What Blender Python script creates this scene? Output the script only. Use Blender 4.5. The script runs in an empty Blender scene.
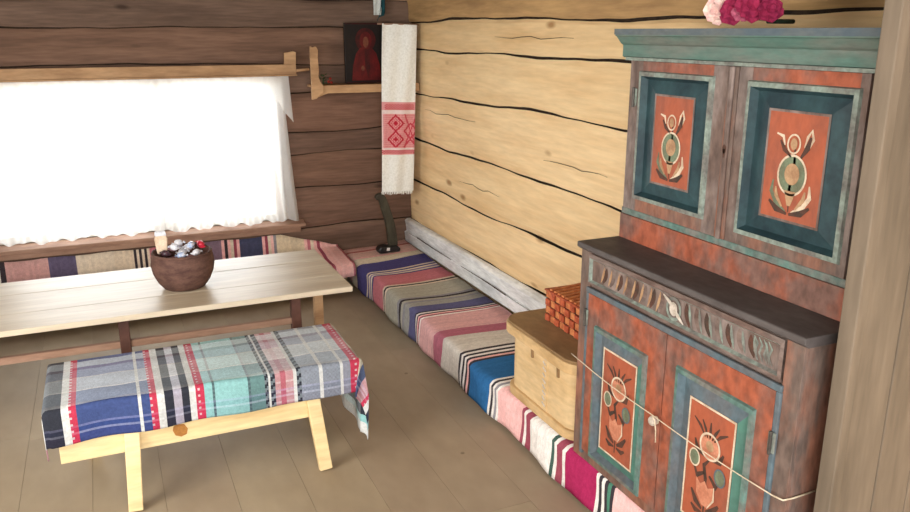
import bpy, bmesh, math, random
from mathutils import Vector, noise as mnoise

rnd = random.Random(7)
C = bpy.context.scene.collection
PI = math.pi

# ----------------------------------------------------------------- colour and materials
def lin(c):
    out = []
    for v in c[:3]:
        v = v / 255.0
        out.append(v / 12.92 if v <= 0.04045 else ((v + 0.055) / 1.055) ** 2.4)
    return tuple(out) + (1.0,)

MATS = {}
def mat(name, col, col2=None, scale=(4, 4, 4), rough=0.75, lo=0.4, hi=0.65, detail=6.0,
        bump=0.0, bscale=None, attr=False, spec=0.25, fine=0.12, metal=0.0):
    """Procedural surface: base colour broken up with a second colour by noise, plus a fine grain and bump."""
    if name in MATS: return MATS[name]
    m = bpy.data.materials.new(name); m.use_nodes = True
    nt = m.node_tree; n = nt.nodes; L = nt.links
    b = n['Principled BSDF']
    b.inputs['Roughness'].default_value = rough
    b.inputs['Specular IOR Level'].default_value = spec
    b.inputs['Metallic'].default_value = metal
    tc = n.new('ShaderNodeTexCoord')
    mp = n.new('ShaderNodeMapping'); mp.inputs['Scale'].default_value = scale
    L.new(tc.outputs['Object'], mp.inputs['Vector'])
    nz = n.new('ShaderNodeTexNoise'); nz.inputs['Scale'].default_value = 1.0
    nz.inputs['Detail'].default_value = detail; nz.inputs['Roughness'].default_value = 0.6
    L.new(mp.outputs['Vector'], nz.inputs['Vector'])
    rp = n.new('ShaderNodeMapRange'); rp.inputs['From Min'].default_value = lo; rp.inputs['From Max'].default_value = hi
    L.new(nz.outputs['Fac'], rp.inputs['Value'])
    mx = n.new('ShaderNodeMix'); mx.data_type = 'RGBA'
    mx.inputs[6].default_value = lin(col); mx.inputs[7].default_value = lin(col2 or col)
    L.new(rp.outputs['Result'], mx.inputs[0])
    cur = mx.outputs[2]
    if fine:
        mp2 = n.new('ShaderNodeMapping'); mp2.inputs['Scale'].default_value = tuple(s * 6 for s in scale)
        L.new(tc.outputs['Object'], mp2.inputs['Vector'])
        n2 = n.new('ShaderNodeTexNoise'); n2.inputs['Scale'].default_value = 1.0; n2.inputs['Detail'].default_value = 4
        L.new(mp2.outputs['Vector'], n2.inputs['Vector'])
        r2 = n.new('ShaderNodeMapRange'); r2.inputs['From Min'].default_value = .3; r2.inputs['From Max'].default_value = .7
        r2.inputs['To Min'].default_value = 1 - fine; r2.inputs['To Max'].default_value = 1 + fine
        L.new(n2.outputs['Fac'], r2.inputs['Value'])
        m2 = n.new('ShaderNodeMix'); m2.data_type = 'RGBA'; m2.blend_type = 'MULTIPLY'; m2.inputs[0].default_value = 1
        L.new(cur, m2.inputs[6]); L.new(r2.outputs['Result'], m2.inputs[7]); cur = m2.outputs[2]
    if attr:
        at = n.new('ShaderNodeAttribute'); at.attribute_name = 'Col'
        m3 = n.new('ShaderNodeMix'); m3.data_type = 'RGBA'; m3.blend_type = 'MULTIPLY'; m3.inputs[0].default_value = 1
        L.new(cur, m3.inputs[6]); L.new(at.outputs['Color'], m3.inputs[7]); cur = m3.outputs[2]
    L.new(cur, b.inputs['Base Color'])
    if bump:
        bp = n.new('ShaderNodeBump'); bp.inputs['Strength'].default_value = bump; bp.inputs['Distance'].default_value = 0.01
        if bscale:
            mp3 = n.new('ShaderNodeMapping'); mp3.inputs['Scale'].default_value = bscale
            L.new(tc.outputs['Object'], mp3.inputs['Vector'])
            n3 = n.new('ShaderNodeTexNoise'); n3.inputs['Scale'].default_value = 1; n3.inputs['Detail'].default_value = 5
            L.new(mp3.outputs['Vector'], n3.inputs['Vector']); L.new(n3.outputs['Fac'], bp.inputs['Height'])
        else:
            L.new(nz.outputs['Fac'], bp.inputs['Height'])
        L.new(bp.outputs['Normal'], b.inputs['Normal'])
    MATS[name] = m
    return m

def add_knots(m, vscale, col, size=0.10):
    """Sparse dark knots on hewn timber."""
    nt = m.node_tree; n = nt.nodes; L = nt.links
    b = n['Principled BSDF']; src = b.inputs['Base Color'].links[0].from_socket
    tc = n.new('ShaderNodeTexCoord'); mp = n.new('ShaderNodeMapping'); mp.inputs['Scale'].default_value = vscale
    L.new(tc.outputs['Object'], mp.inputs['Vector'])
    nz = n.new('ShaderNodeTexNoise'); nz.inputs['Scale'].default_value = 1.3; nz.inputs['Detail'].default_value = 2
    L.new(mp.outputs['Vector'], nz.inputs['Vector'])
    ad = n.new('ShaderNodeMix'); ad.data_type = 'VECTOR'; ad.inputs[0].default_value = 0.12
    L.new(mp.outputs['Vector'], ad.inputs[4]); L.new(nz.outputs['Color'], ad.inputs[5])
    v = n.new('ShaderNodeTexVoronoi'); v.inputs['Scale'].default_value = 1.0
    L.new(ad.outputs[1], v.inputs['Vector'])
    r = n.new('ShaderNodeMapRange'); r.inputs['From Min'].default_value = size * .35; r.inputs['From Max'].default_value = size
    r.inputs['To Min'].default_value = 0.8; r.inputs['To Max'].default_value = 0
    L.new(v.outputs['Distance'], r.inputs['Value'])
    mx = n.new('ShaderNodeMix'); mx.data_type = 'RGBA'; mx.inputs[7].default_value = lin(col)
    L.new(r.outputs['Result'], mx.inputs[0]); L.new(src, mx.inputs[6]); L.new(mx.outputs[2], b.inputs['Base Color'])

# ----------------------------------------------------------------- mesh builder
class MB:
    """Collects geometry in world coordinates, built as ONE mesh object."""
    def __init__(s): s.v = []; s.f = []; s.m = []; s.c = []
    def face(s, idx, m=0, col=None): s.f.append(tuple(idx)); s.m.append(m); s.c.append(col)
    def poly(s, pts, m=0, col=None):
        b = len(s.v); s.v += [tuple(p) for p in pts]; s.face(range(b, b + len(pts)), m, col)
    def box(s, x0, x1, y0, y1, z0, z1, m=0, col=None):
        b = len(s.v)
        s.v += [(x0,y0,z0),(x1,y0,z0),(x1,y1,z0),(x0,y1,z0),(x0,y0,z1),(x1,y0,z1),(x1,y1,z1),(x0,y1,z1)]
        for q in ((0,3,2,1),(4,5,6,7),(0,1,5,4),(1,2,6,5),(2,3,7,6),(3,0,4,7)): s.face([b+i for i in q], m, col)
    def beam(s, p, q, w, h, m=0, side=None, w2=None, h2=None):
        """Rectangular bar from p to q; w across 'side', h across the other way."""
        p = Vector(p); q = Vector(q); d = (q - p).normalized()
        a = Vector(side) if side else Vector((1, 0, 0))
        a = (a - d * a.dot(d)).normalized(); c = d.cross(a)
        b = len(s.v)
        for o, ww, hh in ((p, w, h), (q, w2 or w, h2 or h)):
            for i, j in ((-1,-1),(1,-1),(1,1),(-1,1)): s.v.append(tuple(o + a*i*ww/2 + c*j*hh/2))
        for f in ((3,2,1,0),(4,5,6,7),(0,1,5,4),(1,2,6,5),(2,3,7,6),(3,0,4,7)): s.face([b+i for i in f], m)
    def tube(s, pts, r, n=10, m=0, radii=None, squash=1.0):
        pts = [Vector(p) for p in pts]; b = len(s.v); k = len(pts)
        for i, p in enumerate(pts):
            d = (pts[min(i+1, k-1)] - pts[max(i-1, 0)]).normalized()
            a = d.cross(Vector((0, 0, 1)))
            if a.length < 1e-3: a = d.cross(Vector((0, 1, 0)))
            a.normalize(); c = d.cross(a); rr = radii[i] if radii else r
            for j in range(n):
                t = 2*PI*j/n; s.v.append(tuple(p + a*math.cos(t)*rr + c*math.sin(t)*rr*squash))
        for i in range(k-1):
            for j in range(n):
                s.face((b+i*n+j, b+i*n+(j+1) % n, b+(i+1)*n+(j+1) % n, b+(i+1)*n+j), m)
        s.face([b+j for j in range(n)][::-1], m); s.face([b+(k-1)*n+j for j in range(n)], m)
    def lathe(s, c, prof, n=32, m=0, sx=1, sy=1, fn=None):
        b = len(s.v)
        for (r, z) in prof:
            for j in range(n):
                t = 2*PI*j/n; rr = r * (fn(t, z) if fn else 1)
                s.v.append((c[0]+math.cos(t)*rr*sx, c[1]+math.sin(t)*rr*sy, c[2]+z))
        for i in range(len(prof)-1):
            for j in range(n):
                s.face((b+i*n+j, b+i*n+(j+1) % n, b+(i+1)*n+(j+1) % n, b+(i+1)*n+j), m)
        s.face([b+j for j in range(n)][::-1], m); s.face([b+(len(prof)-1)*n+j for j in range(n)], m)
    def prism(s, poly, axis, a0, a1, m=0):
        """Polygon (2-D) extruded along axis: 'x' -> (y,z), 'y' -> (x,z), 'z' -> (x,y)."""
        def P(u, v, a): return {'x': (a, u, v), 'y': (u, a, v), 'z': (u, v, a)}[axis]
        b = len(s.v); k = len(poly)
        s.v += [P(u, v, a0) for u, v in poly] + [P(u, v, a1) for u, v in poly]
        s.face(list(range(b, b+k))[::-1], m); s.face(range(b+k, b+2*k), m)
        for i in range(k): s.face((b+i, b+(i+1) % k, b+k+(i+1) % k, b+k+i), m)
    def grid(s, nu, nv, fn, colfn=None, m=0):
        b = len(s.v)
        for i in range(nu+1):
            for j in range(nv+1): s.v.append(tuple(fn(i, j)))
        for i in range(nu):
            for j in range(nv):
                q = (b+i*(nv+1)+j, b+(i+1)*(nv+1)+j, b+(i+1)*(nv+1)+j+1, b+i*(nv+1)+j+1)
                s.face(q, m, colfn(i, j) if colfn else None)
    def build(s, name, mats, parent=None, smooth=False, bevel=0.0, solid=0.0, loc=None):
        if not isinstance(mats, (list, tuple)): mats = [mats]
        o0 = Vector((0, 0, 0))
        if parent is not None:
            q = parent
            while q is not None: o0 += q.location; q = q.parent
        off = o0 + (Vector(loc) - o0 if loc is not None else Vector((0, 0, 0)))
        me = bpy.data.meshes.new(name)
        me.from_pydata([tuple(Vector(p) - off) for p in s.v], [], s.f)
        for mt in mats: me.materials.append(mt)
        for p, mi in zip(me.polygons, s.m): p.material_index = mi; p.use_smooth = smooth
        ca = me.color_attributes.new('Col', 'FLOAT_COLOR', 'CORNER')
        for p, cc in zip(me.polygons, s.c):
            cv = cc if cc is not None else (1, 1, 1, 1)
            for li in p.loop_indices: ca.data[li].color = cv
        bm = bmesh.new(); bm.from_mesh(me)
        bmesh.ops.recalc_face_normals(bm, faces=bm.faces); bm.to_mesh(me); bm.free()
        o = bpy.data.objects.new(name, me); C.objects.link(o)
        if loc is not None or parent is not None: o.location = off - o0
        if parent is not None: o.parent = parent
        if bevel:
            md = o.modifiers.new('edge', 'BEVEL'); md.width = bevel; md.segments = 2; md.limit_method = 'ANGLE'; md.angle_limit = math.radians(40)
        if solid:
            md = o.modifiers.new('thickness', 'SOLIDIFY'); md.thickness = solid; md.offset = 0
        return o

def tag(o, label, cat, group=None):
    o['label'] = label; o['category'] = cat
    if group: o['group'] = group
    return o
def thing(name, label, cat, loc, group=None):
    o = bpy.data.objects.new(name, None); C.objects.link(o); o.location = loc
    o.empty_display_size = 0.1
    return tag(o, label, cat, group)
def struct(o): o['kind'] = 'structure'; return o
def wob(x, seed, amp=1.0):
    return amp * (math.sin(x*1.7+seed*2.1)*.5 + math.sin(x*4.3+seed*5.7)*.3 + math.sin(x*9.1+seed*3.3)*.2)
def K(*c): return lin(c)

# ----------------------------------------------------------------- palette
pine = mat('pale_pine_logs', (238, 212, 168), (222, 188, 140), scale=(6, .9, 9), rough=.7, lo=.38, hi=.72, bump=.25, attr=True, fine=.07)
add_knots(pine, (1, 2.1, 5.0), (150, 105, 60), .13)
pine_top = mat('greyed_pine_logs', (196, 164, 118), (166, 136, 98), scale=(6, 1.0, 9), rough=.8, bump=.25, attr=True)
moss = mat('dark_log_gap', (58, 44, 32), (34, 26, 20), scale=(20, 20, 20), rough=.95)
oldlog = mat('old_brown_logs', (124, 98, 83), (92, 71, 59), scale=(.9, 6, 9), rough=.8, lo=.3, hi=.7, bump=.35, attr=True, fine=.16)
add_knots(oldlog, (1.7, 1, 4.5), (52, 38, 30), .10)
whitewash = mat('whitewashed_plank', (240, 242, 242), (204, 206, 206), scale=(6, 2.5, 14), rough=.85, lo=.4, hi=.68, bump=.3)
floorm = mat('worn_brown_floor', (164, 148, 124), (144, 127, 104), scale=(1.6, .8, 1), rough=.6, lo=.3, hi=.7, bump=.08, attr=True, fine=.06)
greywood = mat('grey_brown_boards', (120, 106, 90), (98, 86, 72), scale=(6, 6, .8), rough=.8, bump=.2)
plain = mat('plain_shelf_wood', (188, 152, 114), (160, 124, 90), scale=(2, 8, 8), rough=.7, bump=.15)
sillm = mat('brown_sill_wood', (168, 136, 116), (140, 108, 90), scale=(2, 8, 8), rough=.75, bump=.2)
tablem = mat('scrubbed_table_boards', (212, 200, 178), (190, 172, 146), scale=(.9, 9, 5), rough=.42, lo=.3, hi=.7, bump=.1, spec=.5, fine=.08)
tabled = mat('dark_table_frame', (98, 66, 56), (70, 48, 42), scale=(3, 3, 3), rough=.7, bump=.2)
benchw = mat('pale_new_wood', (228, 205, 158), (206, 176, 124), scale=(1.4, 9, 9), rough=.6, lo=.35, hi=.75, bump=.1)
knotm = mat('amber_knot', (176, 122, 62), (150, 100, 48), scale=(20, 20, 20), rough=.6)
dullwood = mat('dull_bench_wood', (120, 100, 80), (90, 74, 58), scale=(3, 3, 3), rough=.8)
cloth = mat('woven_rag_cloth', (255, 255, 255), (226, 224, 222), scale=(40, 60, 40), rough=.95, lo=.3, hi=.7, bump=.35, bscale=(160, 160, 160), attr=True, spec=.05)
plaidm = mat('plaid_blanket_cloth', (255, 255, 255), (236, 236, 236), scale=(70, 70, 70), rough=.95, lo=.35, hi=.65, bump=.4, bscale=(200, 200, 200), attr=True, spec=.05)
towelm = mat('linen_towel', (255, 255, 255), (240, 240, 238), scale=(60, 60, 60), rough=.95, bump=.06, bscale=(250, 250, 250), attr=True, spec=.05, fine=0)
boxw = mat('bent_wood_side', (214, 186, 142), (196, 164, 118), scale=(3, 2, 8), rough=.6, bump=.1)
boxlid = mat('bent_wood_lid', (148, 118, 82), (124, 96, 64), scale=(4, 2, 4), rough=.6, bump=.15)
boxrim = mat('bent_wood_rim', (206, 174, 128), (184, 150, 104), scale=(4, 3, 8), rough=.6)
redw = mat('red_woven_bark', (186, 92, 58), (140, 58, 36), scale=(28, 28, 28), rough=.6, bump=.3)
redw2 = mat('orange_woven_bark', (206, 132, 82), (168, 90, 52), scale=(28, 28, 28), rough=.6, bump=.3)
redd = mat('dark_woven_gap', (84, 34, 24), (60, 24, 18), scale=(20, 20, 20), rough=.8)
bark = mat('brown_basket', (104, 76, 66), (80, 56, 50), scale=(14, 14, 30), rough=.8, bump=.5)
orange = mat('worn_orange_paint', (152, 82, 58), (116, 86, 76), scale=(9, 5, 3.5), rough=.6, lo=.42, hi=.60, bump=.2, fine=.30)
orangeD = mat('field_orange_paint', (162, 86, 60), (138, 80, 62), scale=(9, 9, 5), rough=.6, lo=.45, hi=.7, bump=.15, fine=.1)
brownred = mat('worn_redbrown_paint', (136, 92, 74), (104, 88, 80), scale=(9, 6, 2.5), rough=.65, lo=.42, hi=.60, bump=.25, fine=.30)
mauve = mat('worn_mauve_paint', (126, 112, 106), (102, 84, 76), scale=(9, 6, 3), rough=.65, lo=.42, hi=.60, bump=.25, fine=.30)
mauveH = mat('worn_mauve_rail', (118, 103, 96), (98, 78, 70), scale=(9, 3, 9), rough=.65, lo=.42, hi=.60, bump=.25, fine=.30)
topgrey = mat('worn_dark_grey_top', (92, 86, 84), (74, 67, 65), scale=(6, 3, 6), rough=.6, lo=.35, hi=.65, bump=.2, fine=.15)
teal = mat('worn_teal_paint', (88, 116, 108), (110, 108, 102), scale=(9, 6, 6), rough=.6, lo=.42, hi=.60, bump=.2, fine=.30)
tealG = mat('green_teal_paint', (80, 124, 110), (74, 106, 98), scale=(9, 6, 6), rough=.55, lo=.42, hi=.66, bump=.15, fine=.1)
tealL = mat('pale_teal_moulding', (128, 140, 130), (110, 108, 102), scale=(12, 9, 9), rough=.6, lo=.42, hi=.60, bump=.2, fine=.30)
tealB = mat('blue_grey_band', (84, 102, 110), (100, 94, 94), scale=(9, 6, 6), rough=.6, lo=.36, hi=.74, bump=.2, fine=.18)
tealD = mat('dark_blue_teal_paint', (46, 70, 74), (34, 52, 58), scale=(7, 7, 6), rough=.5, lo=.4, hi=.62, bump=.15, fine=.15)
cream = mat('cream_line_paint', (214, 196, 172), (184, 160, 136), scale=(20, 20, 20), rough=.7)
ink = mat('dark_leaf_paint', (66, 52, 44), (92, 58, 46), scale=(25, 25, 25), rough=.7)
sage = mat('sage_leaf_paint', (112, 124, 100), (96, 96, 76), scale=(20, 20, 20), rough=.7)
rose = mat('rose_petal_paint', (196, 132, 104), (176, 110, 84), scale=(20, 20, 20), rough=.7)
buff = mat('buff_petal_paint', (176, 142, 108), (152, 116, 86), scale=(20, 20, 20), rough=.7)
iron = mat('dark_iron', (66, 62, 58), (90, 84, 78), scale=(30, 30, 30), rough=.5, metal=.4)
chalk = mat('chipped_white_metal', (206, 196, 184), (172, 160, 146), scale=(30, 30, 30), rough=.5)
stringm = mat('pale_string', (220, 205, 180), (196, 178, 150), scale=(60, 60, 60), rough=.9)
blackw = mat('black_icon_paint', (22, 17, 15), (32, 22, 18), scale=(12, 12, 12), rough=.55)
redrobe = mat('dark_red_robe_paint', (100, 20, 18), (70, 14, 14), scale=(14, 14, 9), rough=.5)
redhalo = mat('deep_red_halo_paint', (74, 18, 16), (50, 14, 12), scale=(20, 20, 20), rough=.5)
facep = mat('brown_face_paint', (120, 68, 48), (92, 48, 36), scale=(30, 30, 30), rough=.6)
distm = mat('greenish_dark_wood', (74, 70, 56), (52, 46, 38), scale=(9, 9, 3), rough=.6, bump=.2)
blackp = mat('black_foot_paint', (20, 18, 20), (30, 26, 28), scale=(20, 20, 20), rough=.4, spec=.5)
hilite = mat('white_highlight', (225, 222, 220), (205, 200, 198), scale=(20, 20, 20), rough=.5)

# ----------------------------------------------------------------- room measurements (metres)
XW, YW = 2.52, 6.70          # inner faces of the right wall and of the window wall
ZC = 2.62
XL, YB = -2.4, -1.3
OX0, OX1, OZ0, OZ1 = -0.86, 1.34, 0.53, 1.72   # window opening

def log_wall(mb, axis, s0, s1, zlo, zhi, seams, base, sign, nseg, tints, topz=99, gap=.007, seed=0, phase=0):
    """Hewn logs: flat slightly bulging faces separated by wavering dark gaps."""
    def P(s, z, d):  # d = outward into the room
        return (base + sign*d, s, z) if axis == 'y' else (s, base + sign*d, z)
    S = [s0 + (s1-s0)*i/nseg for i in range(nseg+1)]
    def zs(k, s):
        if k == 0 or k == len(seams)-1: return seams[k]
        return seams[k] + wob(s*.55+phase, k+seed, .022) + wob(s*2.3, k*1.7+seed, .006)
    def cl(z): return min(max(z, zlo), zhi)
    for k in range(len(seams)-1):
        if seams[k+1] < zlo - .05 or seams[k] > zhi + .05: continue
        rows = []
        for fr, d, kind in ((0, -.035, 'e'), (0, -.004, 'g'), (.12, .006, 'f'), (.5, .012, 'f'), (.88, .006, 'f'), (1, -.004, 'g'), (1, -.035, 'e')):
            r = []
            for s in S:
                a, b = zs(k, s), zs(k+1, s)
                g = gap*(1 + .8*wob(s*1.3, k+3+seed)) if kind in 'ge' else 0
                g = max(g, .0015)
                z = a + (b-a)*fr
                if kind in 'ge': z += g if fr == 0 else -g
                r.append(P(s, cl(z), d + .006*wob(s*1.9, k*2.2+fr*3+seed)))
            rows.append(r)
        t = tints[k % len(tints)]
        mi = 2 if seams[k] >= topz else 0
        for i in range(len(rows)-1):
            b = len(mb.v); mb.v += rows[i] + rows[i+1]; n1 = nseg+1
            m = 1 if i in (0, 5) else mi
            for j in range(nseg):
                if abs(rows[i][j][2]-rows[i+1][j][2]) < 1e-5 and abs(rows[i][j+1][2]-rows[i+1][j+1][2]) < 1e-5 and i not in (0, 5): continue
                if (rows[i][j][2] <= zlo and i == 0 and zlo > seams[k]) or (rows[i][j][2] >= zhi and zhi < seams[k+1] and i == 5): continue
                mb.face((b+j, b+j+1, b+n1+j+1, b+n1+j), m, t)

# right wall
SB = [0, .43, .81, 1.172, 1.592, 1.953, 2.172, 2.46, ZC]
mb = MB()
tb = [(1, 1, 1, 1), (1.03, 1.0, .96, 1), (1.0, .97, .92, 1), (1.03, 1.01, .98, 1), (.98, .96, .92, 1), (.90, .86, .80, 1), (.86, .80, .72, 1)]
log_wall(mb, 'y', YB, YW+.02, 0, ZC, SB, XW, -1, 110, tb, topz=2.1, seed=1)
mb.box(XW+.03, XW+.18, YB, YW+.2, 0, ZC, 1)
# short drying cracks in the log faces
for (y0, y1, z) in ((5.3, 6.3, 1.46), (3.6, 4.3, 1.33), (4.9, 5.6, .98), (4.0, 5.0, 2.06)):
    pts = [(y0 + (y1-y0)*i/8, z + wob(i*.9, z*9, .012)) for i in range(9)]
    for i in range(8):
        (a, za), (b, zb) = pts[i], pts[i+1]; w = .0016*math.sin(PI*(i+.5)/8)+.0006
        mb.poly([(XW-.0205, a, za-w), (XW-.0205, b, zb-w), (XW-.0205, b, zb+w), (XW-.0205, a, za+w)], 1)
struct(mb.build('wall_right', [pine, moss, pine_top]))

# window wall with its opening
SA = [0, .45, .79, 1.10, 1.285, 1.60, 1.845, 2.135, 2.34, ZC]
ta = [(1, 1, 1, 1), (.95, .9, .88, 1), (1.06, .98, .92, 1), (.92, .9, .9, 1), (1.1, 1.0, .95, 1), (.98, .98, .98, 1), (1.12, 1.06, 1.0, 1), (1.0, 1.06, 1.08, 1), (1.75, 1.8, 1.6, 1)]
mb = MB()
log_wall(mb, 'x', XL, OX0, 0, ZC, SA, YW, -1, 20, ta, gap=.0045, seed=4)
log_wall(mb, 'x', OX1, XW+.02, 0, ZC, SA, YW, -1, 28, ta, gap=.0045, seed=4)
log_wall(mb, 'x', OX0, OX1, 0, OZ0, SA, YW, -1, 40, ta, gap=.0045, seed=4)
log_wall(mb, 'x', OX0, OX1, OZ1, ZC, SA, YW, -1, 40, ta, gap=.0045, seed=4)
mb.box(XL-.1, OX0, YW+.03, YW+.18, 0, ZC, 1); mb.box(OX1, XW+.03, YW+.03, YW+.18, 0, ZC, 1)
mb.box(OX0, OX1, YW+.03, YW+.18, 0, OZ0, 1); mb.box(OX0, OX1, YW+.03, YW+.18, OZ1, ZC, 1)
struct(mb.build('wall_back', [oldlog, moss, oldlog]))

# left wall and the short partition beside the cupboard, ceiling, floor
mb = MB(); log_wall(mb, 'y', YB, YW, 0, ZC, SA, XL, 1, 40, ta, seed=9); mb.box(XL-.2, XL-.03, YB, YW, 0, ZC, 1)
struct(mb.build('wall_left', [mat('old_brown_logs_side', (110, 84, 68), (80, 60, 48), scale=(6, .9, 9), rough=.8, lo=.3, hi=.7, bump=.3, attr=True), moss, oldlog]))
mb = MB()
x = 1.90
for i in range(4):
    w = .155; mb.box(x, min(x+w-.004, XW-.03), 1.455, 1.50+.004*(i % 2), 0, ZC-.001); x += w
mb.box(1.86, 1.90, 1.45, 1.505, 0, ZC-.001)
struct(mb.build('wall_front', greywood, bevel=.004))
mb = MB()
for i in range(18):
    x0 = XL + i*.275; mb.box(x0, x0+.27, YB, YW, ZC, ZC+.03)
mb.box(XL-.1, XW+.1, YB, YW+.1, ZC+.03, ZC+.12)
struct(mb.build('ceiling', dullwood))
mb = MB()
xs = [XL + .31*i for i in range(17)]
for i in range(len(xs)-1):
    y = YB
    while y < YW:
        L_ = rnd.uniform(1.8, 3.2); y1 = min(y+L_, YW); t = rnd.uniform(.95, 1.04)
        mb.box(xs[i]+.0007, xs[i+1]-.0007, y+.001, y1-.001, -.03, 0, 0, (t, t*rnd.uniform(.98, 1.01), t*.99, 1)); y = y1
mb.box(XL-.1, XW+.1, YB, YW+.1, -.1, -.012, 1)
for (px, py) in ((1.52, 3.35), (1.38, 2.62), (1.15, 4.1), (1.6, 4.4), (.5, 2.6), (.9, 2.9)):   # small dark nail heads
    mb.lathe((px, py, -.001), [(.012, 0), (.010, .003)], 10, 1)
struct(mb.build('floor', [floorm, mat('dark_floor_gap', (146, 130, 108), (128, 113, 92), scale=(9, 9, 9), rough=.9)]))

# whitewashed lowest log behind the wall bench
mb = MB()
N = 90
def bb(i, j):
    y = 1.52 + (YW-.0-1.52)*i/N
    z = (.235, .24, .325+wob(y, 2, .008), .335+wob(y, 2, .008), .425+wob(y, 5, .012), .44+wob(y, 5, .012), .445)[j]
    d = (.0, .052, .060, .046, .050, .03, .0)[j]
    if j == 3: d -= .012*max(0, wob(y*2, 8))
    return (XW - d - .018, y, z)
mb.grid(N, 6, bb)
mb.box(XW-.03, XW-.005, 1.52, YW-.03, .236, .44)
for i in range(14):     # crack running along the plank
    y0 = 3.9+i*.19; w = .003*(1+wob(y0*3, 4))
    mb.poly([(XW-.0795, y0, .335+wob(y0, 2, .008)-w), (XW-.0795, y0+.19, .335+wob(y0+.19, 2, .008)-w), (XW-.0795, y0+.19, .335+wob(y0+.19, 2, .008)+w), (XW-.0795, y0, .335+wob(y0, 2, .008)+w)], 1)
struct(mb.build('baseboard_right', [whitewash, moss], smooth=False))

# ----------------------------------------------------------------- window
glassm = bpy.data.materials.new('window_glass'); glassm.use_nodes = True
nt = glassm.node_tree; nt.nodes.clear()
o_ = nt.nodes.new('ShaderNodeOutputMaterial'); mxs = nt.nodes.new('ShaderNodeMixShader'); tr = nt.nodes.new('ShaderNodeBsdfTransparent')
gl = nt.nodes.new('ShaderNodeBsdfGlossy'); gl.inputs['Roughness'].default_value = .03; fr = nt.nodes.new('ShaderNodeFresnel'); fr.inputs[0].default_value = 1.45
nt.links.new(fr.outputs[0], mxs.inputs[0]); nt.links.new(tr.outputs[0], mxs.inputs[1]); nt.links.new(gl.outputs[0], mxs.inputs[2]); nt.links.new(mxs.outputs[0], o_.inputs[0])
winw = mat('pale_window_wood', (214, 208, 196), (190, 182, 168), scale=(4, 4, 4), rough=.6)
win = bpy.data.objects.new('window_1', None); C.objects.link(win); win.location = (.24, YW+.08, OZ0); struct(win)
mb = MB(); y0, y1 = YW+.05, YW+.11
mb.box(OX0, OX1, y0, y1, OZ0, OZ0+.05); mb.box(OX0, OX1, y0, y1, OZ1-.05, OZ1)
for x in (OX0, .34, OX1-.05): mb.box(x, x+.05 if x != .34 else .43, y0, y1, OZ0+.05, OZ1-.05)
mb.build('window_frame', winw, win, bevel=.004)
mb = MB()
for a, b in ((OX0+.05, .34), (.43, OX1-.05)): mb.box(a, b, YW+.075, YW+.08, OZ0+.05, OZ1-.05)
mb.build('window_pane', glassm, win)
mb = MB()     # reveal boards lining the opening
mb.box(OX0-.0, OX0+.02, YW-.02, YW+.05, OZ0, OZ1); mb.box(OX1-.02, OX1, YW-.02, YW+.05, OZ0, OZ1)
mb.box(OX0, OX1, YW-.02, YW+.05, OZ1-.02, OZ1)
mb.build('window_lining', sillm, win)
mb = MB()
mb.prism([(YW-.10, .485), (YW-.02, .49), (YW+.05, .49), (YW+.05, .53), (YW-.02, .53), (YW-.105, .512)], 'x', OX0-.25, OX1+.17)
mb.box(OX0-.22, OX1+.14, YW-.035, YW-.02, .425, .485)
mb.build('window_sill', sillm, win, bevel=.004)

# sheer curtains
sheer = bpy.data.materials.new('sheer_white_curtain'); sheer.use_nodes = True
nt = sheer.node_tree; nt.nodes.clear()
o_ = nt.nodes.new('ShaderNodeOutputMaterial'); a1 = nt.nodes.new('ShaderNodeMixShader'); a2 = nt.nodes.new('ShaderNodeMixShader')
df = nt.nodes.new('ShaderNodeBsdfDiffuse'); tl = nt.nodes.new('ShaderNodeBsdfTranslucent'); tp = nt.nodes.new('ShaderNodeBsdfTransparent')
df.inputs[0].default_value = (.9, .9, .88, 1); tl.inputs[0].default_value = (.85, .85, .82, 1)
wv = nt.nodes.new('ShaderNodeTexNoise'); wv.inputs['Scale'].default_value = 60
mr = nt.nodes.new('ShaderNodeMapRange'); mr.inputs['To Min'].default_value = .18; mr.inputs['To Max'].default_value = .38
nt.links.new(wv.outputs['Fac'], mr.inputs['Value'])
a1.inputs[0].default_value = .45
nt.links.new(df.outputs[0], a1.inputs[1]); nt.links.new(tl.outputs[0], a1.inputs[2])
nt.links.new(mr.outputs['Result'], a2.inputs[0]); nt.links.new(a1.outputs[0], a2.inputs[1]); nt.links.new(tp.outputs[0], a2.inputs[2]); nt.links.new(a2.outputs[0], o_.inputs[0])

def curtain(xt0, xt1, xb0, xb1, zt, zb, y, folds, name, label, hemseed):
    mb = MB(); NU, NV = 120, 30
    def P(i, j):
        u, v = i/NU, j/NV
        vv = v**1.3
        x = (xt0+(xt1-xt0)*u)*(1-vv) + (xb0+(xb1-xb0)*u)*vv
        z = zt + (zb + .012*math.sin(u*folds*2*PI*.5+hemseed) + wob(u*9, hemseed, .012) - zt)*v
        d = (.012+.016*v)*math.sin(u*folds*2*PI + .6*math.sin(v*2)) + wob(u*5+v, hemseed, .006)
        return (x, y + d, z)
    mb.grid(NU, NV, P)
    return tag(mb.build(name, sheer, smooth=True), label, 'curtain')
curtain(.42, 1.385, .36, 1.462, 1.735, .545, YW-.075, 11, 'window_curtain', 'sheer white curtain flaring out at the right side of the window', 1.0)
curtain(-.98, .40, -1.02, .375, 1.735, .555, YW-.085, 13, 'window_curtain', 'sheer white curtain over the left part of the window behind the basket', 2.4)
mb = MB()
def V_(i, j):
    u, v = i/220, j/10
    z = 1.748 - v*(.20+.014*math.sin(u*34)+.016*wob(u*14, 3) + (.17*max(0, (u-.955)/.045)))
    return (-1.05+(1.425-(-1.05)+.02*v)*u, YW-.120 + (.006+.012*v)*math.sin(u*150) + wob(u*20, 2, .004), z)
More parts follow.
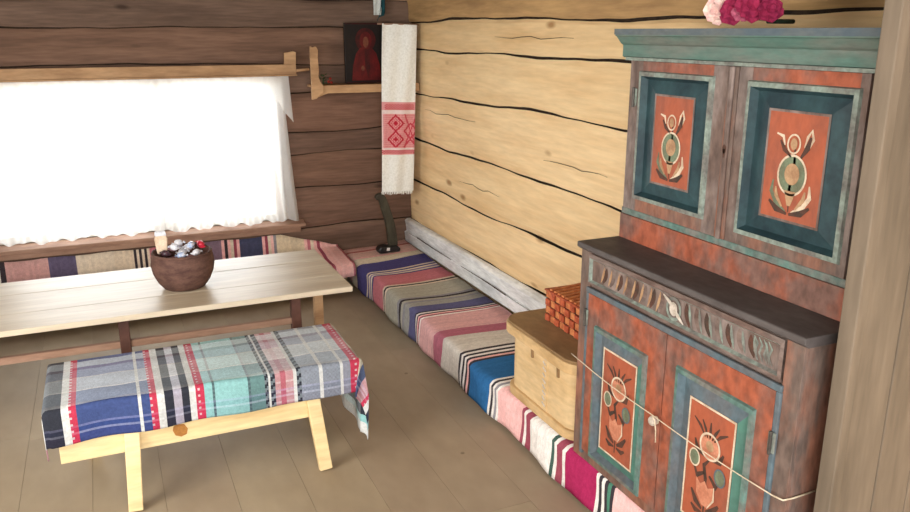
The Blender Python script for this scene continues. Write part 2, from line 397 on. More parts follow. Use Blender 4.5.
mb.grid(220, 10, V_)
tag(mb.build('curtain_valance', sheer, smooth=True), 'short gathered sheer white valance along the top of the window', 'curtain')

# ----------------------------------------------------------------- shelves in the far corner
sh = thing('long_shelf', 'long plain wooden shelf board running above the white curtained window', 'shelf', (.2, YW-.02, 1.72))
mb = MB(); mb.box(-1.6, 1.49, YW-.135, YW-.112, 1.762, 1.842); mb.build('front_board', plain, sh, bevel=.004)
mb = MB(); mb.box(-1.6, 1.49, YW-.16, YW-.02, 1.752, 1.762); mb.build('shelf_board', plain, sh)
mb = MB(); mb.prism([(1.395, 1.842), (1.49, 1.842), (1.495, 1.935), (1.47, 1.945), (1.44, 1.938), (1.40, 1.932)], 'y', YW-.135, YW-.112); mb.build('end_tab', plain, sh, bevel=.003)
mb = MB(); mb.tube([(1.49, YW-.12, 1.79), (1.60, YW-.12, 1.80)], .012); mb.build('peg', plain, sh, smooth=True)

YS = 6.42
ish = thing('icon_shelf', 'pale wooden corner shelf with an upright end bracket holding the dark icon', 'shelf', (2.0, YS, 1.57))
mb = MB(); mb.box(1.60, XW-.03, YS, YW-.02, 1.655, 1.675); mb.build('shelf_board', plain, ish, bevel=.003)
mb = MB(); mb.prism([(1.615, 1.585), (1.70, 1.615), (2.2, 1.612), (XW-.03, 1.612), (XW-.03, 1.678), (1.66, 1.678), (1.615, 1.70)], 'y', YS-.022, YS); mb.build('front_rail', plain, ish, bevel=.003)
mb = MB()
mb.prism([(1.562, 1.57), (1.60, 1.578), (1.625, 1.60), (1.66, 1.628), (1.66, 1.675), (1.636, 1.71), (1.622, 1.75), (1.628, 1.80), (1.622, 1.90), (1.628, 1.955), (1.610, 1.985), (1.585, 1.975), (1.566, 1.985), (1.563, 1.9)], 'y', YS-.05, YS-.023)
mb.build('end_bracket', plain, ish, bevel=.003)

# icon (flat painted board)
ic = thing('religious_icon', 'dark icon board with a red robed haloed figure standing on the corner shelf', 'icon', (2.08, 6.58, 1.677))
mb = MB(); yi = 6.575
x0, x1, z0, z1 = 1.905, 2.265, 1.677, 2.165
mb.box(x0, x1, yi, yi+.03, z0, z1); mb.build('icon_board', blackw, ic, bevel=.004)
def flat(mb, pts, y, m): mb.poly([(a, y, b) for a, b in pts], m)
def ell(cx, cz, rx, rz, n=28, rot=0):
    return [(cx+rx*math.cos(t)*math.cos(rot)-rz*math.sin(t)*math.sin(rot), cz+rx*math.cos(t)*math.sin(rot)+rz*math.sin(t)*math.cos(rot)) for t in (2*PI*k/n for k in range(n))]
mb = MB(); cx = 2.085
flat(mb, ell(cx, 2.03, .088, .095), yi-.0020, 1)
flat(mb, [(cx-.125, 1.70), (cx-.115, 1.82), (cx-.085, 1.92), (cx-.05, 1.965), (cx, 1.98), (cx+.05, 1.965), (cx+.09, 1.92), (cx+.12, 1.82), (cx+.135, 1.70)], yi-.0030, 0)
flat(mb, ell(cx, 2.025, .052, .070), yi-.0040, 0)
flat(mb, ell(cx, 2.010, .024, .046), yi-.0050, 2)
flat(mb, [(cx-.012, 1.955), (cx+.03, 1.955), (cx+.035, 1.80), (cx+.015, 1.72), (cx-.01, 1.82)], yi-.0042, 1)
flat(mb, ell(cx-.03, 1.80, .016, .022), yi-.0050, 2)
for zz in (1.685, 2.157):
    flat(mb, [(x0+.006, zz-.003), (x1-.006, zz-.003), (x1-.006, zz+.003), (x0+.006, zz+.003)], yi-.0020, 1)
mb.build('painted_figure', [redrobe, redhalo, facep], ic)

# small green and red sprig beside the icon
sp = thing('berry_sprig', 'small green leafy sprig with red berries at the left end of the icon shelf', 'plant', (1.71, 6.50, 1.677))
lf = mat('sprig_leaf', (66, 86, 52), (48, 62, 40), scale=(20, 20, 20), rough=.7)
bery = mat('sprig_berry', (172, 62, 50), (140, 44, 38), scale=(20, 20, 20), rough=.5)
mb = MB()
for k in range(16):
    t = k*2.4; r = .006+.004*k**.8; c = Vector((1.700+math.cos(t)*r*.6, 6.53+math.sin(t)*r*.6, 1.70+.006*(k % 9)+.005))
    d = Vector((math.cos(t), math.sin(t)*.6, .5)).normalized()*.028; s_ = Vector((-math.sin(t), math.cos(t), .2))*.010
    mb.poly([c, c+d*.5+s_, c+d, c+d*.5-s_])
mb.tube([(1.70, 6.53, 1.678), (1.70, 6.53, 1.72)], .006, 6); mb.build('leaf', lf, sp)
for (dx, dz) in ((.052, .03), (.066, .055), (.075, .024)):
    mb = MB(); mb.lathe((1.69+dx, 6.52, 1.669+dz), [(.002, -.012), (.010, -.007), (.013, 0), (.010, .007), (.002, .012)], 10); mb.build('berry', bery, sp, smooth=True)
mb = MB(); mb.tube([(1.70, 6.528, 1.685), (1.74, 6.522, 1.692), (1.765, 6.52, 1.686)], .004, 6); mb.build('stem', lf, sp)

# strip of cloth hanging above the icon
st = thing('hanging_cloth', 'pale cloth strip with a teal edge hanging above the icon', 'cloth', (2.21, 6.60, 2.2))
pal = mat('pale_strip_cloth', (206, 212, 208), (188, 194, 192), scale=(20, 20, 20), rough=.9)
tealc = mat('teal_strip_cloth', (30, 78, 84), (20, 52, 60), scale=(20, 20, 20), rough=.9)
mb = MB(); mb.grid(6, 16, lambda i, j: (2.170+.068*i/6, 6.60+.006*math.sin(i*1.3+j*.3), ZC-.0-(ZC-2.228)*j/16)); mb.build('pale_strip', pal, st, smooth=True, solid=.003)
mb = MB(); mb.grid(5, 16, lambda i, j: (2.238+.034*i/5+(-.04*(j/16)**6 if i < 3 else 0), 6.597+.006*math.sin(i*1.7+j*.35), ZC-(ZC-2.18-.015*i)*j/16)); mb.build('teal_edge', tealc, st, smooth=True, solid=.003)

# embroidered towel
RED = (186, 44, 62); PNK = (224, 158, 160); WHT = (240, 242, 238)
def towel_col(i, j):
    v = (j+.5)/170; x = (i+.5)/48
    yy = 22 + v*170     # measured down the cloth
    jit = rnd.uniform(.97, 1.03)
    c = WHT
    fx = i
    if 99.5 <= yy < 101: c = PNK
    elif 101 <= yy < 107.5: c = RED if (fx//2 + int(yy)) % 2 == 0 and 3 < i < 46 else PNK
    elif 107.5 <= yy < 111: c = (232, 214, 212)
    elif 111 <= yy < 146:
        c = PNK
        if (fx % 2 == 0) and int(yy) % 2 == 0: c = (206, 108, 116)
        for cy in (120.5, 137):
            d = abs(i-19)/11.5 + abs(yy-cy)/8.5
            if .78 < d < 1.06 or d < .34 or .5 < d < .6: c = RED
            d2 = abs(i-41)/11 + abs(yy-cy-8)/8.5
            if .75 < d2 < 1.05: c = (196, 70, 84)
        if abs(abs(i-41) - abs(yy-128.5)*.55) < 1.1: c = (200, 78, 92)
        if i < 2: c = (232, 200, 198)
    elif 146 <= yy < 148: c = (232, 214, 212)
    elif 148 <= yy < 152.5: c = RED if (fx//2 + int(yy)) % 2 == 0 else PNK
    elif 152.5 <= yy < 153.5: c = PNK
    return tuple(a*jit for a in K(*c)[:3]) + (1,)
tw = thing('embroidered_towel', 'long white linen towel with red diamond embroidery hanging in the corner', 'towel', (2.33, 6.37, .77))
mb = MB()
def tP(i, j):
    u = i/48; v = j/170
    xl = 2.168-.042*v; xr = 2.466-.050*v
    return (xl+(xr-xl)*u, 6.375+.010*math.sin(u*5+v*3)+.006*math.sin(u*13+v*6)-.01*v, 2.148+.012*(1-u)-v*1.383)
mb.grid(48, 170, tP, towel_col); mb.build('towel_cloth', towelm, tw, smooth=True, solid=.004)
mb = MB()
for k in range(19):
    p = Vector(tP(2.5*k if k < 19 else 48, 170)); ln = .018+.012*rnd.random()
    mb.poly([p+Vector((-.006, 0, .002)), p+Vector((.006, 0, .002)), p+Vector((.004, -.002, -ln)), p+Vector((-.002, -.002, -ln))], 0, K(*WHT))
mb.build('fringe', towelm, tw, solid=.002)
mb = MB(); mb.tube([(2.13, 6.385, 2.157), (2.485, 6.385, 2.150)], .007, 8); mb.build('hanging_rod', sillm, tw, smooth=True)

# ----------------------------------------------------------------- wall benches and their rag runners
BZ = .213
wb = thing('low_bench', 'low wall bench along the pale log wall beneath the striped runner', 'bench', (2.16, 4.0, 0))
mb = MB(); mb.box(1.845, XW-.085, 1.0, YW-.02, BZ-.045, BZ); mb.build('seat', dullwood, wb, bevel=.006)
for y in (1.2, 3.0, 4.8, 6.5):
    mb = MB(); mb.box(1.91, 2.40, y-.03, y+.03, 0, BZ-.045); mb.build('leg', dullwood, wb, bevel=.004)
mb = MB(); mb.box(1.90, 1.925, 1.0, YW-.05, .05, BZ-.045); mb.build('apron', dullwood, wb)
AZ = .236
wa = thing('low_bench', 'wall bench under the curtained window behind the table', 'bench', (.3, 6.4, 0))
mb = MB(); mb.box(-1.9, 1.79, 6.14, YW-.06, AZ-.045, AZ); mb.build('seat', dullwood, wa, bevel=.006)
for x in (-1.7, -.3, .8, 1.72):
    mb = MB(); mb.box(x-.03, x+.03, 6.22, 6.60, 0, AZ-.045); mb.build('leg', dullwood, wa, bevel=.004)

NAVY = (70, 66, 118); CRM = (206, 194, 176); PKR = (184, 112, 122); GRN = (160, 158, 146); MAU = (196, 152, 152); LGR = (190, 184, 176)
BLU = (36, 92, 142); PNK2 = (220, 172, 170); WH2 = (214, 210, 206); MAG = (150, 30, 78); BLK = (52, 46, 52); DKR = (140, 66, 82); GRY = (132, 130, 136)
def lines(y0, y1, cols):
    n = len(cols); return [(y0+(y1-y0)*k/n, y0+(y1-y0)*(k+1)/n, c) for k, c in enumerate(cols)]
SR = []
SR += [(6.66, 6.55, (206, 164, 158)), (6.55, 6.51, (176, 104, 104)), (6.51, 6.33, (214, 178, 170)), (6.33, 6.29, PNK2), (6.29, 6.145, CRM)]
SR += [(6.145, 5.905, NAVY)] + lines(5.905, 5.75, [CRM, NAVY, CRM, (120, 110, 150), CRM, NAVY])
SR += [(5.75, 5.49, PKR)] + lines(5.49, 5.41, [CRM, BLK, CRM]) + [(5.41, 5.158, GRN)] + lines(5.158, 5.03, [GRY, BLK, GRN, GRY])
SR += [(5.03, 4.952, (146, 146, 142)), (4.952, 4.825, (84, 84, 122))] + lines(4.825, 4.72, [BLK, WH2, BLK, PNK2, DKR, WH2])
SR += [(4.72, 4.455, MAU), (4.455, 4.338, (158, 92, 108)), (4.338, 4.09, LGR)] + lines(4.09, 3.922, [BLK, WH2, BLK, WH2, BLK, PNK2, BLK])
SR += [(3.922, 3.656, BLU)] + lines(3.656, 3.55, [WH2, BLK, WH2, GRY, WH2]) + [(3.55, 3.297, PNK2)]
SR += lines(3.297, 3.19, [DKR, WH2, DKR, DKR]) + [(3.19, 2.967, WH2)] + lines(2.967, 2.834, [(60, 84, 76), WH2, DKR, DKR, WH2])
SR += [(2.834, 2.60, MAG)] + lines(2.60, 2.46, [WH2, BLK, WH2, BLK, (70, 120, 100), BLK])
y = 2.46
for c, w in ((PNK2, .25), (BLK, .03), (WH2, .2), (NAVY, .22), (CRM, .1), (MAG, .2), (GRN, .25)): SR.append((y, y-w, c)); y -= w
def runner_cols(bounds, step):
    """Column positions that land on every stripe edge, with the stripe colour of each column."""
    pos = [bounds[0][0]]; cols = []
    for a, b, c in bounds:
        n = max(1, int(abs(b-a)/step)); 
        for k in range(1, n+1):
            pos.append(a+(b-a)*k/n); j = rnd.uniform(.93, 1.05); cols.append(tuple(min(1, v*j*1.42+.012) for v in K(*c)[:3])+(1,))
    return pos, cols
pos, cols = runner_cols(SR, .022)
# path across the bench: wall side -> front edge -> hem
path = [(XW-.088, BZ+.016), (2.3, BZ+.012), (2.15, BZ+.011), (2.0, BZ+.011), (1.90, BZ+.012), (1.86, BZ+.012), (1.838, BZ+.006), (1.828, BZ-.012), (1.826, .15), (1.824, .10), (1.822, .05), (1.822, .022)]
mb = MB()
def rP(i, j):
    x, z = path[j]; y = pos[i]
    wv = .006*math.sin(y*9+x*4)+.004*math.sin(y*21+x*7)
    if j >= 7: x += .008*math.sin(y*8.0)+.005*math.sin(y*19+j)
    else: z += max(-.004, wv*.6)
    if j == len(path)-1: z += .006*math.sin(y*6)
    sk = .05*(x-1.83)*math.sin(y*1.3)        # slightly skewed weave
    yy = y + sk + .012*math.sin(x*9+y*2)*(1 if j < 7 else .3)
    if y > 5.6 and j < 3: z += .02*max(0, (y-5.6))*(2-j)*.5
    return (x, min(yy, YW-.03), z)
mb.grid(len(pos)-1, len(path)-1, rP, lambda i, j: cols[i])
tag(mb.build('striped_runner', cloth, smooth=True, solid=.006), 'long multicoloured striped rag runner draped over the low bench along the pale log wall', 'runner')

SX = [(-1.7, -1.45, PKR), (-1.45, -1.2, CRM), (-1.2, -.95, NAVY)] + lines(-.95, -.8, [WH2, BLK, WH2, BLK]) + [(-.8, -.5, (190, 150, 146)), (-.5, -.3, (92, 84, 110)), (-.3, -.02, CRM), (-.02, .13, (206, 192, 172))]
SX += lines(.13, .25, [BLK, CRM, BLK, CRM, BLK, CRM]) + [(.25, .45, PKR), (.45, .675, (176, 110, 118)), (.675, .80, (120, 100, 116))] + lines(.80, .945, [PNK2, BLK, PNK2, CRM, DKR, PNK2])
SX += [(.945, 1.13, (62, 66, 92))] + lines(1.13, 1.25, [PNK2, DKR, CRM, PNK2, GRY]) + [(1.25, 1.49, (198, 184, 160))] + lines(1.49, 1.66, [PNK2, PKR, CRM, PNK2, DKR, PNK2]) + [(1.66, 1.78, PNK2), (1.78, 1.798, PKR)]
posA, colsA = runner_cols(SX, .02)
pathA = [(YW-.040, .415), (YW-.046, .36), (YW-.052, .31), (YW-.058, .265), (6.5, .249), (6.35, .247), (6.2, .247), (6.152, .248), (6.124, .238), (6.114, .213), (6.112, .18), (6.112, .14)]
mb = MB()
def aP(i, j):
    y, z = pathA[j]; x = posA[i]
    if j < 3: z -= (.415-.27)*min(1, max(0, (x-1.30)/.45))*(1-j/3)*.9
    return (x+.01*math.sin(y*11+x*3), y-.004*math.sin(x*11)*(1 if j > 8 else 0), z+max(-.003, .004*math.sin(x*15+y*6)))
mb.grid(len(posA)-1, len(pathA)-1, aP, lambda i, j: colsA[i])
tag(mb.build('striped_runner', cloth, smooth=True, solid=.005), 'striped rag runner in navy, cream and pink on the bench behind the table', 'runner')

# dark upright stand in the corner
ds = thing('spinning_distaff', 'dark leaning wooden distaff with a black foot standing in the corner on the bench', 'distaff', (2.19, 6.40, .232))
mb = MB(); mb.prism([(2.085, .236), (2.275, .236), (2.282, .262), (2.255, .292), (2.20, .288), (2.15, .300), (2.10, .292), (2.078, .268)], 'y', 6.35, 6.45); mb.build('foot', blackp, ds, bevel=.01)
mb = MB(); mb.prism([(2.150, .258), (2.178, .256), (2.180, .282), (2.154, .284)], 'y', 6.346, 6.3495); mb.build('foot_highlight', hilite, ds)  # white patch that paints a highlight onto the black foot
mb = MB()
mb.prism([(2.185, .285), (2.270, .285), (2.262, .38), (2.246, .48), (2.222, .57), (2.196, .65), (2.172, .715), (2.150, .752), (2.118, .764), (2.088, .752), (2.074, .728), (2.084, .706), (2.108, .700), (2.118, .66), (2.134, .60), (2.158, .52), (2.174, .42)], 'y', 6.385, 6.432)
mb.build('post', distm, ds, bevel=.008)

# ----------------------------------------------------------------- table
TZ = .65
tb_ = thing('dining_table', 'long low wooden table with a pale scrubbed top under the window', 'table', (.2, 4.8, 0))
mb = MB(); edges = [4.33, 4.60, 4.96, 5.24]
for k in range(3):
    mb.box(-1.3, 1.25, edges[k]+.001, edges[k+1]-.001, TZ-.032, TZ)
mb.build('tabletop', tablem, tb_, bevel=.004)
for (x, y, m_) in ((.94, 4.50, tabled), (-.012, 4.50, tabled), (-1.05, 4.50, tabled), (1.165, 4.86, plain), (-1.05, 5.05, tabled)):
    mb = MB(); mb.beam((x, y, 0), (x, y, TZ-.033), .056, .056, 0); mb.build('leg', m_, tb_, bevel=.004)
mb = MB(); mb.box(-1.02, .912, 4.483, 4.517, .412, .452); mb.build('stretcher', sillm, tb_, bevel=.004)
mb = MB(); mb.box(-1.05, 1.14, 4.535, 4.56, TZ-.10, TZ-.033); mb.box(-1.05, 1.14, 5.04, 5.065, TZ-.10, TZ-.033); mb.build('apron', tabled, tb_, bevel=.003)

# round basket of sweets on the table
bx, by = .345, 4.73
BS, BH = .93, 1.27     # basket proportions
bk = thing('round_basket', 'round dark brown basket full of wrapped sweets on the table', 'basket', (bx, by, TZ))
prof = [(.10, 0.001), (.125, .004), (.158, .035), (.182, .075), (.192, .115), (.186, .150), (.178, .168), (.168, .170), (.166, .155), (.176, .12), (.165, .075), (.14, .04), (.05, .02)]
mb = MB(); mb.lathe((bx, by, TZ), [(q*BS, z_*BH) for q, z_ in prof], 48, 0, fn=lambda t, z: 1+.010*math.sin(t*24+(z*120//1)*PI)); mb.build('basket_body', bark, bk, smooth=True)
mb = MB(); mb.tube([(bx+math.cos(t)*.175*BS, by+math.sin(t)*.175*BS, TZ+.168*BH+.002*math.sin(t*40)) for t in (2*PI*k/60 for k in range(61))], .008, 8); mb.build('rim', bark, bk, smooth=True)

def foil(name, col, col2): return mat(name, col, col2, scale=(50, 50, 50), rough=.35, spec=.6, bump=.3)
fw = foil('white_wrapper', (228, 226, 230), (196, 200, 212)); fb = foil('pale_blue_wrapper', (150, 172, 210), (224, 224, 230)); frd = foil('red_wrapper', (214, 40, 66), (180, 26, 50))
fd = foil('dark_wrapper', (52, 38, 46), (92, 56, 66)); fp = foil('pink_wrapper', (200, 150, 168), (226, 200, 206)); fo = foil('orange_wrapper', (206, 92, 52), (184, 60, 44))
# the filling is a mound of sweets resting on a hidden bed of more sweets
def sweet(c, ang, m_, label, sc=1.0, tilt=0.0, group=None):
    r = thing('wrapped_sweet', label, 'sweet', c, group)
    c = Vector(c); d = Vector((math.cos(ang)*math.cos(tilt), math.sin(ang)*math.cos(tilt), math.sin(tilt)))
    L_ = .030*sc; mb = MB()
    mb.tube([c+d*(L_*t) for t in (-.8, -.68, -.4, 0, .4, .68, .8)], .02, 10, radii=[.006*sc, .014*sc, .019*sc, .020*sc, .019*sc, .014*sc, .006*sc]); mb.build('sweet_body', m_, r, smooth=True)
    for s in (-1, 1):
        mb = MB(); mb.tube([c+d*s*L_*.78, c+d*s*L_*.98, c+d*s*L_*1.2], .01, 8, radii=[.005*sc, .010*sc, .018*sc], squash=.4); mb.build('wrapper_twist', m_, r)
    return r
mb = MB(); mb.lathe((bx, by, TZ), [(q*BS*.97, z_*BH) for q, z_ in ((.10, .05), (.145, .075), (.158, .10), (.154, .123), (.10, .131), (.03, .134))], 30, 0, fn=lambda t, z: 1-.03*abs(math.sin(t*7+z*40))); mb.build('paper_filling', fp, bk, smooth=True)
Z0 = TZ+.1535*BH+.016
gw = 'pale wrapped sweets heaped in the basket'; lw = 'small white wrapped sweet heaped in the round brown basket'
gb = 'pale blue sweets in the basket'; lb_ = 'pale blue and white wrapped sweet heaped in the round brown basket'
def ringpos(deg, rad, dz): t = math.radians(deg); return (bx+rad*.96*math.cos(t), by+rad*.96*math.sin(t), Z0+dz)
for (dg, rad, dz, a) in ((318, .105, .006, 318+90), (64, .105, 0, 154), (0, .005, 0, 20), (100, .058, .042, 190), (222, .058, .042, 312)):
    sweet(ringpos(dg, rad, dz), math.radians(a), fw, lw, .98, 0, gw)
for (dg, rad, dz, a) in ((264, .105, .006, 264+90), (340, .058, .042, 70)):
    sweet(ringpos(dg, rad, dz), math.radians(a), fb, lb_, .98, 0, gb)
sweet(ringpos(205, .108, .012), math.radians(295), fd, 'dark wrapped sweet at the left rim of the brown basket', 1.0, 0)
sweet(ringpos(12, .118, .030), math.radians(102), frd, 'bright red wrapped sweet at the right rim of the brown basket', 1.0, .25)
sweet(ringpos(114, .108, .004), math.radians(204), fp, 'pink wrapped sweet at the back of the brown basket', .95, 0)
PZ = TZ+.205
pk = thing('paper_packet', 'tall beige folded paper packet sticking up at the left of the basket', 'packet', (bx-.10, by+.03, PZ))
pap = mat('beige_packet_paper', (226, 204, 180), (206, 180, 152), scale=(20, 20, 20), rough=.7)
mb = MB(); mb.prism([(bx-.132, PZ), (bx-.078, PZ), (bx-.070, PZ+.09), (bx-.085, PZ+.12), (bx-.125, PZ+.122), (bx-.142, PZ+.09)], 'y', by+.015, by+.045); mb.build('packet_body', pap, pk, bevel=.006)
mb = MB(); mb.prism([(bx-.138, PZ+.108), (bx-.074, PZ+.108), (bx-.078, PZ+.130), (bx-.134, PZ+.133)], 'y', by+.012, by+.048); mb.build('folded_top', fw, pk, bevel=.004)

# ----------------------------------------------------------------- loose bench with the plaid blanket
SZ = .518
XE0, XE1, YF, YR = -.36, 1.045, 3.575, 4.10
sb = thing('wooden_bench', 'pale wooden bench with splayed legs standing under the plaid blanket', 'bench', (.34, 3.85, 0))
mb = MB(); mb.box(XE0, XE1, YF, YR, SZ-.03, SZ); mb.build('seat', benchw, sb, bevel=.006)
mb = MB(); mb.beam((XE0+.03, 3.594, .318), (.792, 3.594, .318), .036, .132, 0, side=(0, 1, 0))
mb.prism([(.145, .315), (.155, .288), (.18, .277), (.205, .285), (.212, .312), (.198, .338), (.172, .343), (.15, .336)], 'y', 3.5745, 3.577, 1)
mb.build('front_rail', [benchw, knotm], sb, bevel=.004)
mb = MB(); mb.beam((XE0+.03, 4.06, .40), (.865, 4.06, .40), .036, .11, 0, side=(0, 1, 0)); mb.build('rear_rail', benchw, sb, bevel=.004)
for (xt, xb, yt, yb) in ((.795, .832, 3.615, 3.478), (-.02, -.05, 3.615, 3.478), (.83, .90, 4.02, 4.10), (-.15, -.22, 4.02, 4.10)):
    mb = MB(); mb.beam((xb, yb, .004), (xt, yt, SZ-.03), .062, .040, 0, side=(1, 0, 0), w2=.068, h2=.044); mb.build('leg', benchw, sb, bevel=.004)

W_ = (216, 218, 216); RD = (196, 44, 74); BK = (34, 30, 40); LIL = (186, 178, 192); TEA = (150, 208, 206); DTE = (62, 92, 92); PKN = (206, 150, 152); TWD = (142, 148, 160); NVY = (34, 54, 126); BL2 = (84, 96, 136)
warp = [(-.52, -.40, PKN), (-.40, -.38, W_), (-.38, -.30, BK), (-.30, -.27, W_), (-.27, -.24, RD), (-.24, .012, NVY), (.012, .026, W_), (.026, .062, NVY), (.062, .092, RD), (.092, .124, W_), (.124, .163, BK), (.163, .199, LIL), (.199, .232, BK), (.232, .260, W_), (.260, .298, RD),
        (.298, .334, TEA), (.334, .345, DTE), (.345, .496, TEA), (.496, .508, DTE), (.508, .575, (104, 146, 142)), (.575, .592, BK), (.592, .602, W_), (.602, .625, BK), (.625, .650, PKN), (.650, .675, (196, 92, 104)), (.675, .712, PKN), (.712, .728, W_), (.728, .750, BK),
        (.750, .838, TWD), (.838, .856, W_), (.856, .945, TWD), (.945, .960, W_), (.960, .998, (150, 150, 164)), (.998, 1.042, RD), (1.042, 1.075, (206, 196, 172)), (1.075, 1.14, (60, 70, 110)), (1.14, 1.22, PKN), (1.22, 1.25, RD), (1.25, 1.30, W_), (1.30, 1.36, BK), (1.36, 1.40, TEA), (1.40, 1.46, W_)]
px_, wc = [warp[0][0]], []
for a, b, c in warp:
    n = max(1, round((b-a)/.010))
    for k in range(1, n+1): px_.append(a+(b-a)*k/n); wc.append(c)
# weft bands, lit top and shaded front drape coloured in: distance from the back edge (d grows towards the front hem)
DB, DF = -.05, (YR-YF)+.185
NV = 72
def weft(d):
    w = YR-YF
    if d < .02: return (205, 205, 205), .25
    if d < .10: return (226, 236, 242), .66
    if d < .13: return (186, 182, 194), .5
    if d < .22: return (206, 216, 230), .58
    if d < .24: return (232, 234, 232), .75
    if d < .37: return (232, 242, 246), .66
    if d < .385: return (238, 240, 240), .85
    if d < w-.02: return (204, 218, 230), .5
    if d < w+.005: return (214, 220, 224), .50
    if d < w+.10: return (112, 126, 138), .28
    if d < w+.112: return (150, 156, 190), .45
    if d < w+.135: return (84, 100, 130), .35
    if d < w+.147: return (170, 176, 200), .45
    return (90, 96, 120), .35
DD = [DB+(DF-DB)*j/NV for j in range(NV+1)]
def drape(over, r=.02):
    """Fold of a cloth over an edge: (outward, down) after 'over' of cloth has passed the edge."""
    if over <= 0: return 0.0, 0.0
    a = min(over/r, PI/2)
    return r*math.sin(a), r*(1-math.cos(a)) + max(0, over-r*PI/2)
def pP(i, j):
    u = px_[i]; d = DD[j]; top = SZ+.006
    ov = u-(XE1-.005); of = d-(YR-YF)-.005; ob = -d-.005; ol = (XE0+.005)-u
    if ov > 0 and of > 0:      # corner: cloth gathers into a hanging point
        tot = math.hypot(ov, of); ang = math.atan2(of, ov)
        o1, dn = drape(tot)
        ox = o1*math.cos(ang); oy = o1*math.sin(ang)
        fold = .045*min(1, dn/.2)*math.sin(ang*4)
        x = XE1 + ox + fold*.7 - .05*dn; y = YF - oy - abs(fold)*.5; z = top-dn
        return (x, y, z)
    x = u; y = YR-d; z = top + .0015*math.sin(u*31+d*17)+.001*math.sin(u*11-d*37)
    if ov > 0:
        o1, dn = drape(ov); x = XE1-.005+o1+.010*math.sin(d*22)*min(1, dn/.1); z = top-dn
    elif ol > 0:
        o1, dn = drape(ol); x = XE0+.005-o1; z = top-dn
    if of > 0:
        o1, dn = drape(of); y = YF-.005-o1-.008*math.sin(u*16+1)*min(1, dn/.1); z = min(z, top-dn)
        z = top-dn-.004*math.sin(u*14)
        if ol > 0: z = top-math.hypot(dn, ol)
    elif ob > 0:
        o1, dn = drape(ob); y = YR+.005+o1; z = top-dn if ov <= 0 and ol <= 0 else min(z, top-dn)
    return (x, y, z)
def pC(i, j):
    d = (DD[j]+DD[j+1])/2; c2, f = weft(d); c1 = wc[i]
    if c1 == RD and (j//1) % 3 == 0 and i % 3 == 1: c1 = (230, 200, 205)
    if c1 in (BK, RD): f *= .45
    if c1 in (DTE,) and j % 2: c1 = (90, 116, 116)
    if c1 == TWD and (i+j) % 2: c1 = (150, 156, 168)
    if c1 == BK and .57 < px_[i] < .76 and (j + i) % 4 < 2: c1 = (120, 130, 136)
    if c1 == PKN and (j % 5 == 0): c1 = (224, 190, 190)
    if c1 == W_: f *= .35
    jit = rnd.uniform(.93, 1.05)
    a, b = K(*c1), K(*c2)
    return tuple((a[k]*(1-f)+b[k]*f)*jit for k in range(3))+(1,)
mb = MB(); mb.grid(len(px_)-1, NV, pP, pC)
tag(mb.build('plaid_blanket', plaidm, smooth=True, solid=.005), 'plaid blanket in blue, teal, pink and red draped over the pale wooden bench', 'blanket')

# ----------------------------------------------------------------- painted cupboard
XF, XU = 1.835, 2.03          # front planes of the lower and the upper case
YL, YRt = 2.785, 1.575        # left and right ends as seen
BZ2 = BZ + .027
LT = 1.238                    # lower case top
UT = 2.108
cup = thing('painted_cupboard', 'tall worn folk painted cupboard in orange and teal standing on the wall bench', 'cupboard', (2.15, 2.18, BZ2))
def rect(a0, a1, z0, z1): return (a0, a1, z0, z1)
class Front:
    """Works on a vertical front plane facing -x: a runs along y, d is height out of the plane."""
    def __init__(s, mb, X): s.mb = mb; s.X = X
    def P(s, a, z, d): return (s.X - d, a, z)
    def frame(s, r0, d0, r1, d1, ms):
        A = [(r0[0], r0[2]), (r0[1], r0[2]), (r0[1], r0[3]), (r0[0], r0[3])]; B = [(r1[0], r1[2]), (r1[1], r1[2]), (r1[1], r1[3]), (r1[0], r1[3])]
        ms = ms if isinstance(ms, (list, tuple)) else [ms]*4      # bottom, left, top, right in a
        for k in range(4):
            q = (k+1) % 4
            s.mb.poly([s.P(*A[k], d0), s.P(*A[q], d0), s.P(*B[q], d1), s.P(*B[k], d1)], ms[k])
    def fill(s, r, d, m): s.mb.poly([s.P(r[0], r[2], d), s.P(r[1], r[2], d), s.P(r[1], r[3], d), s.P(r[0], r[3], d)], m)
    def block(s, a0, a1, z0, z1, d0, d1, m=0): s.mb.box(s.X-d1, s.X-d0, a0, a1, z0, z1, m)
    def shape(s, pts, d, m): s.mb.poly([s.P(a, z, d) for a, z in pts], m)
    def ring(s, ca, cz, ra, rz, w, d, m, n=28):
        o = [(ca+ra*math.cos(2*PI*k/n), cz+rz*math.sin(2*PI*k/n)) for k in range(n)]
        i = [(ca+(ra-w)*math.cos(2*PI*k/n), cz+(rz-w)*math.sin(2*PI*k/n)) for k in range(n)]
        for k in range(n):
            q = (k+1) % n; s.mb.poly([s.P(*o[k], d), s.P(*o[q], d), s.P(*i[q], d), s.P(*i[k], d)], m)
    def stroke(s, pts, w, d, m, taper=True):
        """Brush stroke along (a, z) points, tapering to both ends."""
        k = len(pts); L_ = []; R_ = []
        for i, (a, z) in enumerate(pts):
            a0, z0 = pts[max(i-1, 0)]; a1, z1 = pts[min(i+1, k-1)]
            dx, dz = a1-a0, z1-z0; l = math.hypot(dx, dz) or 1
            ww = w*(math.sin(PI*(i+.35)/(k-.3)) if taper else 1)/2
            L_.append((a-dz/l*ww, z+dx/l*ww)); R_.append((a+dz/l*ww, z-dx/l*ww))
        for i in range(k-1): s.shape([L_[i], L_[i+1], R_[i+1], R_[i]], d, m)
    def disc(s, ca, cz, ra, rz, d, m, n=24): s.shape(ell(ca, cz, ra, rz, n), d, m)
def arc(ca, cz, r, t0, t1, n=9, sa=1.0): return [(ca+sa*r*math.cos(t0+(t1-t0)*k/(n-1)), cz+r*math.sin(t0+(t1-t0)*k/(n-1))) for k in range(n)]

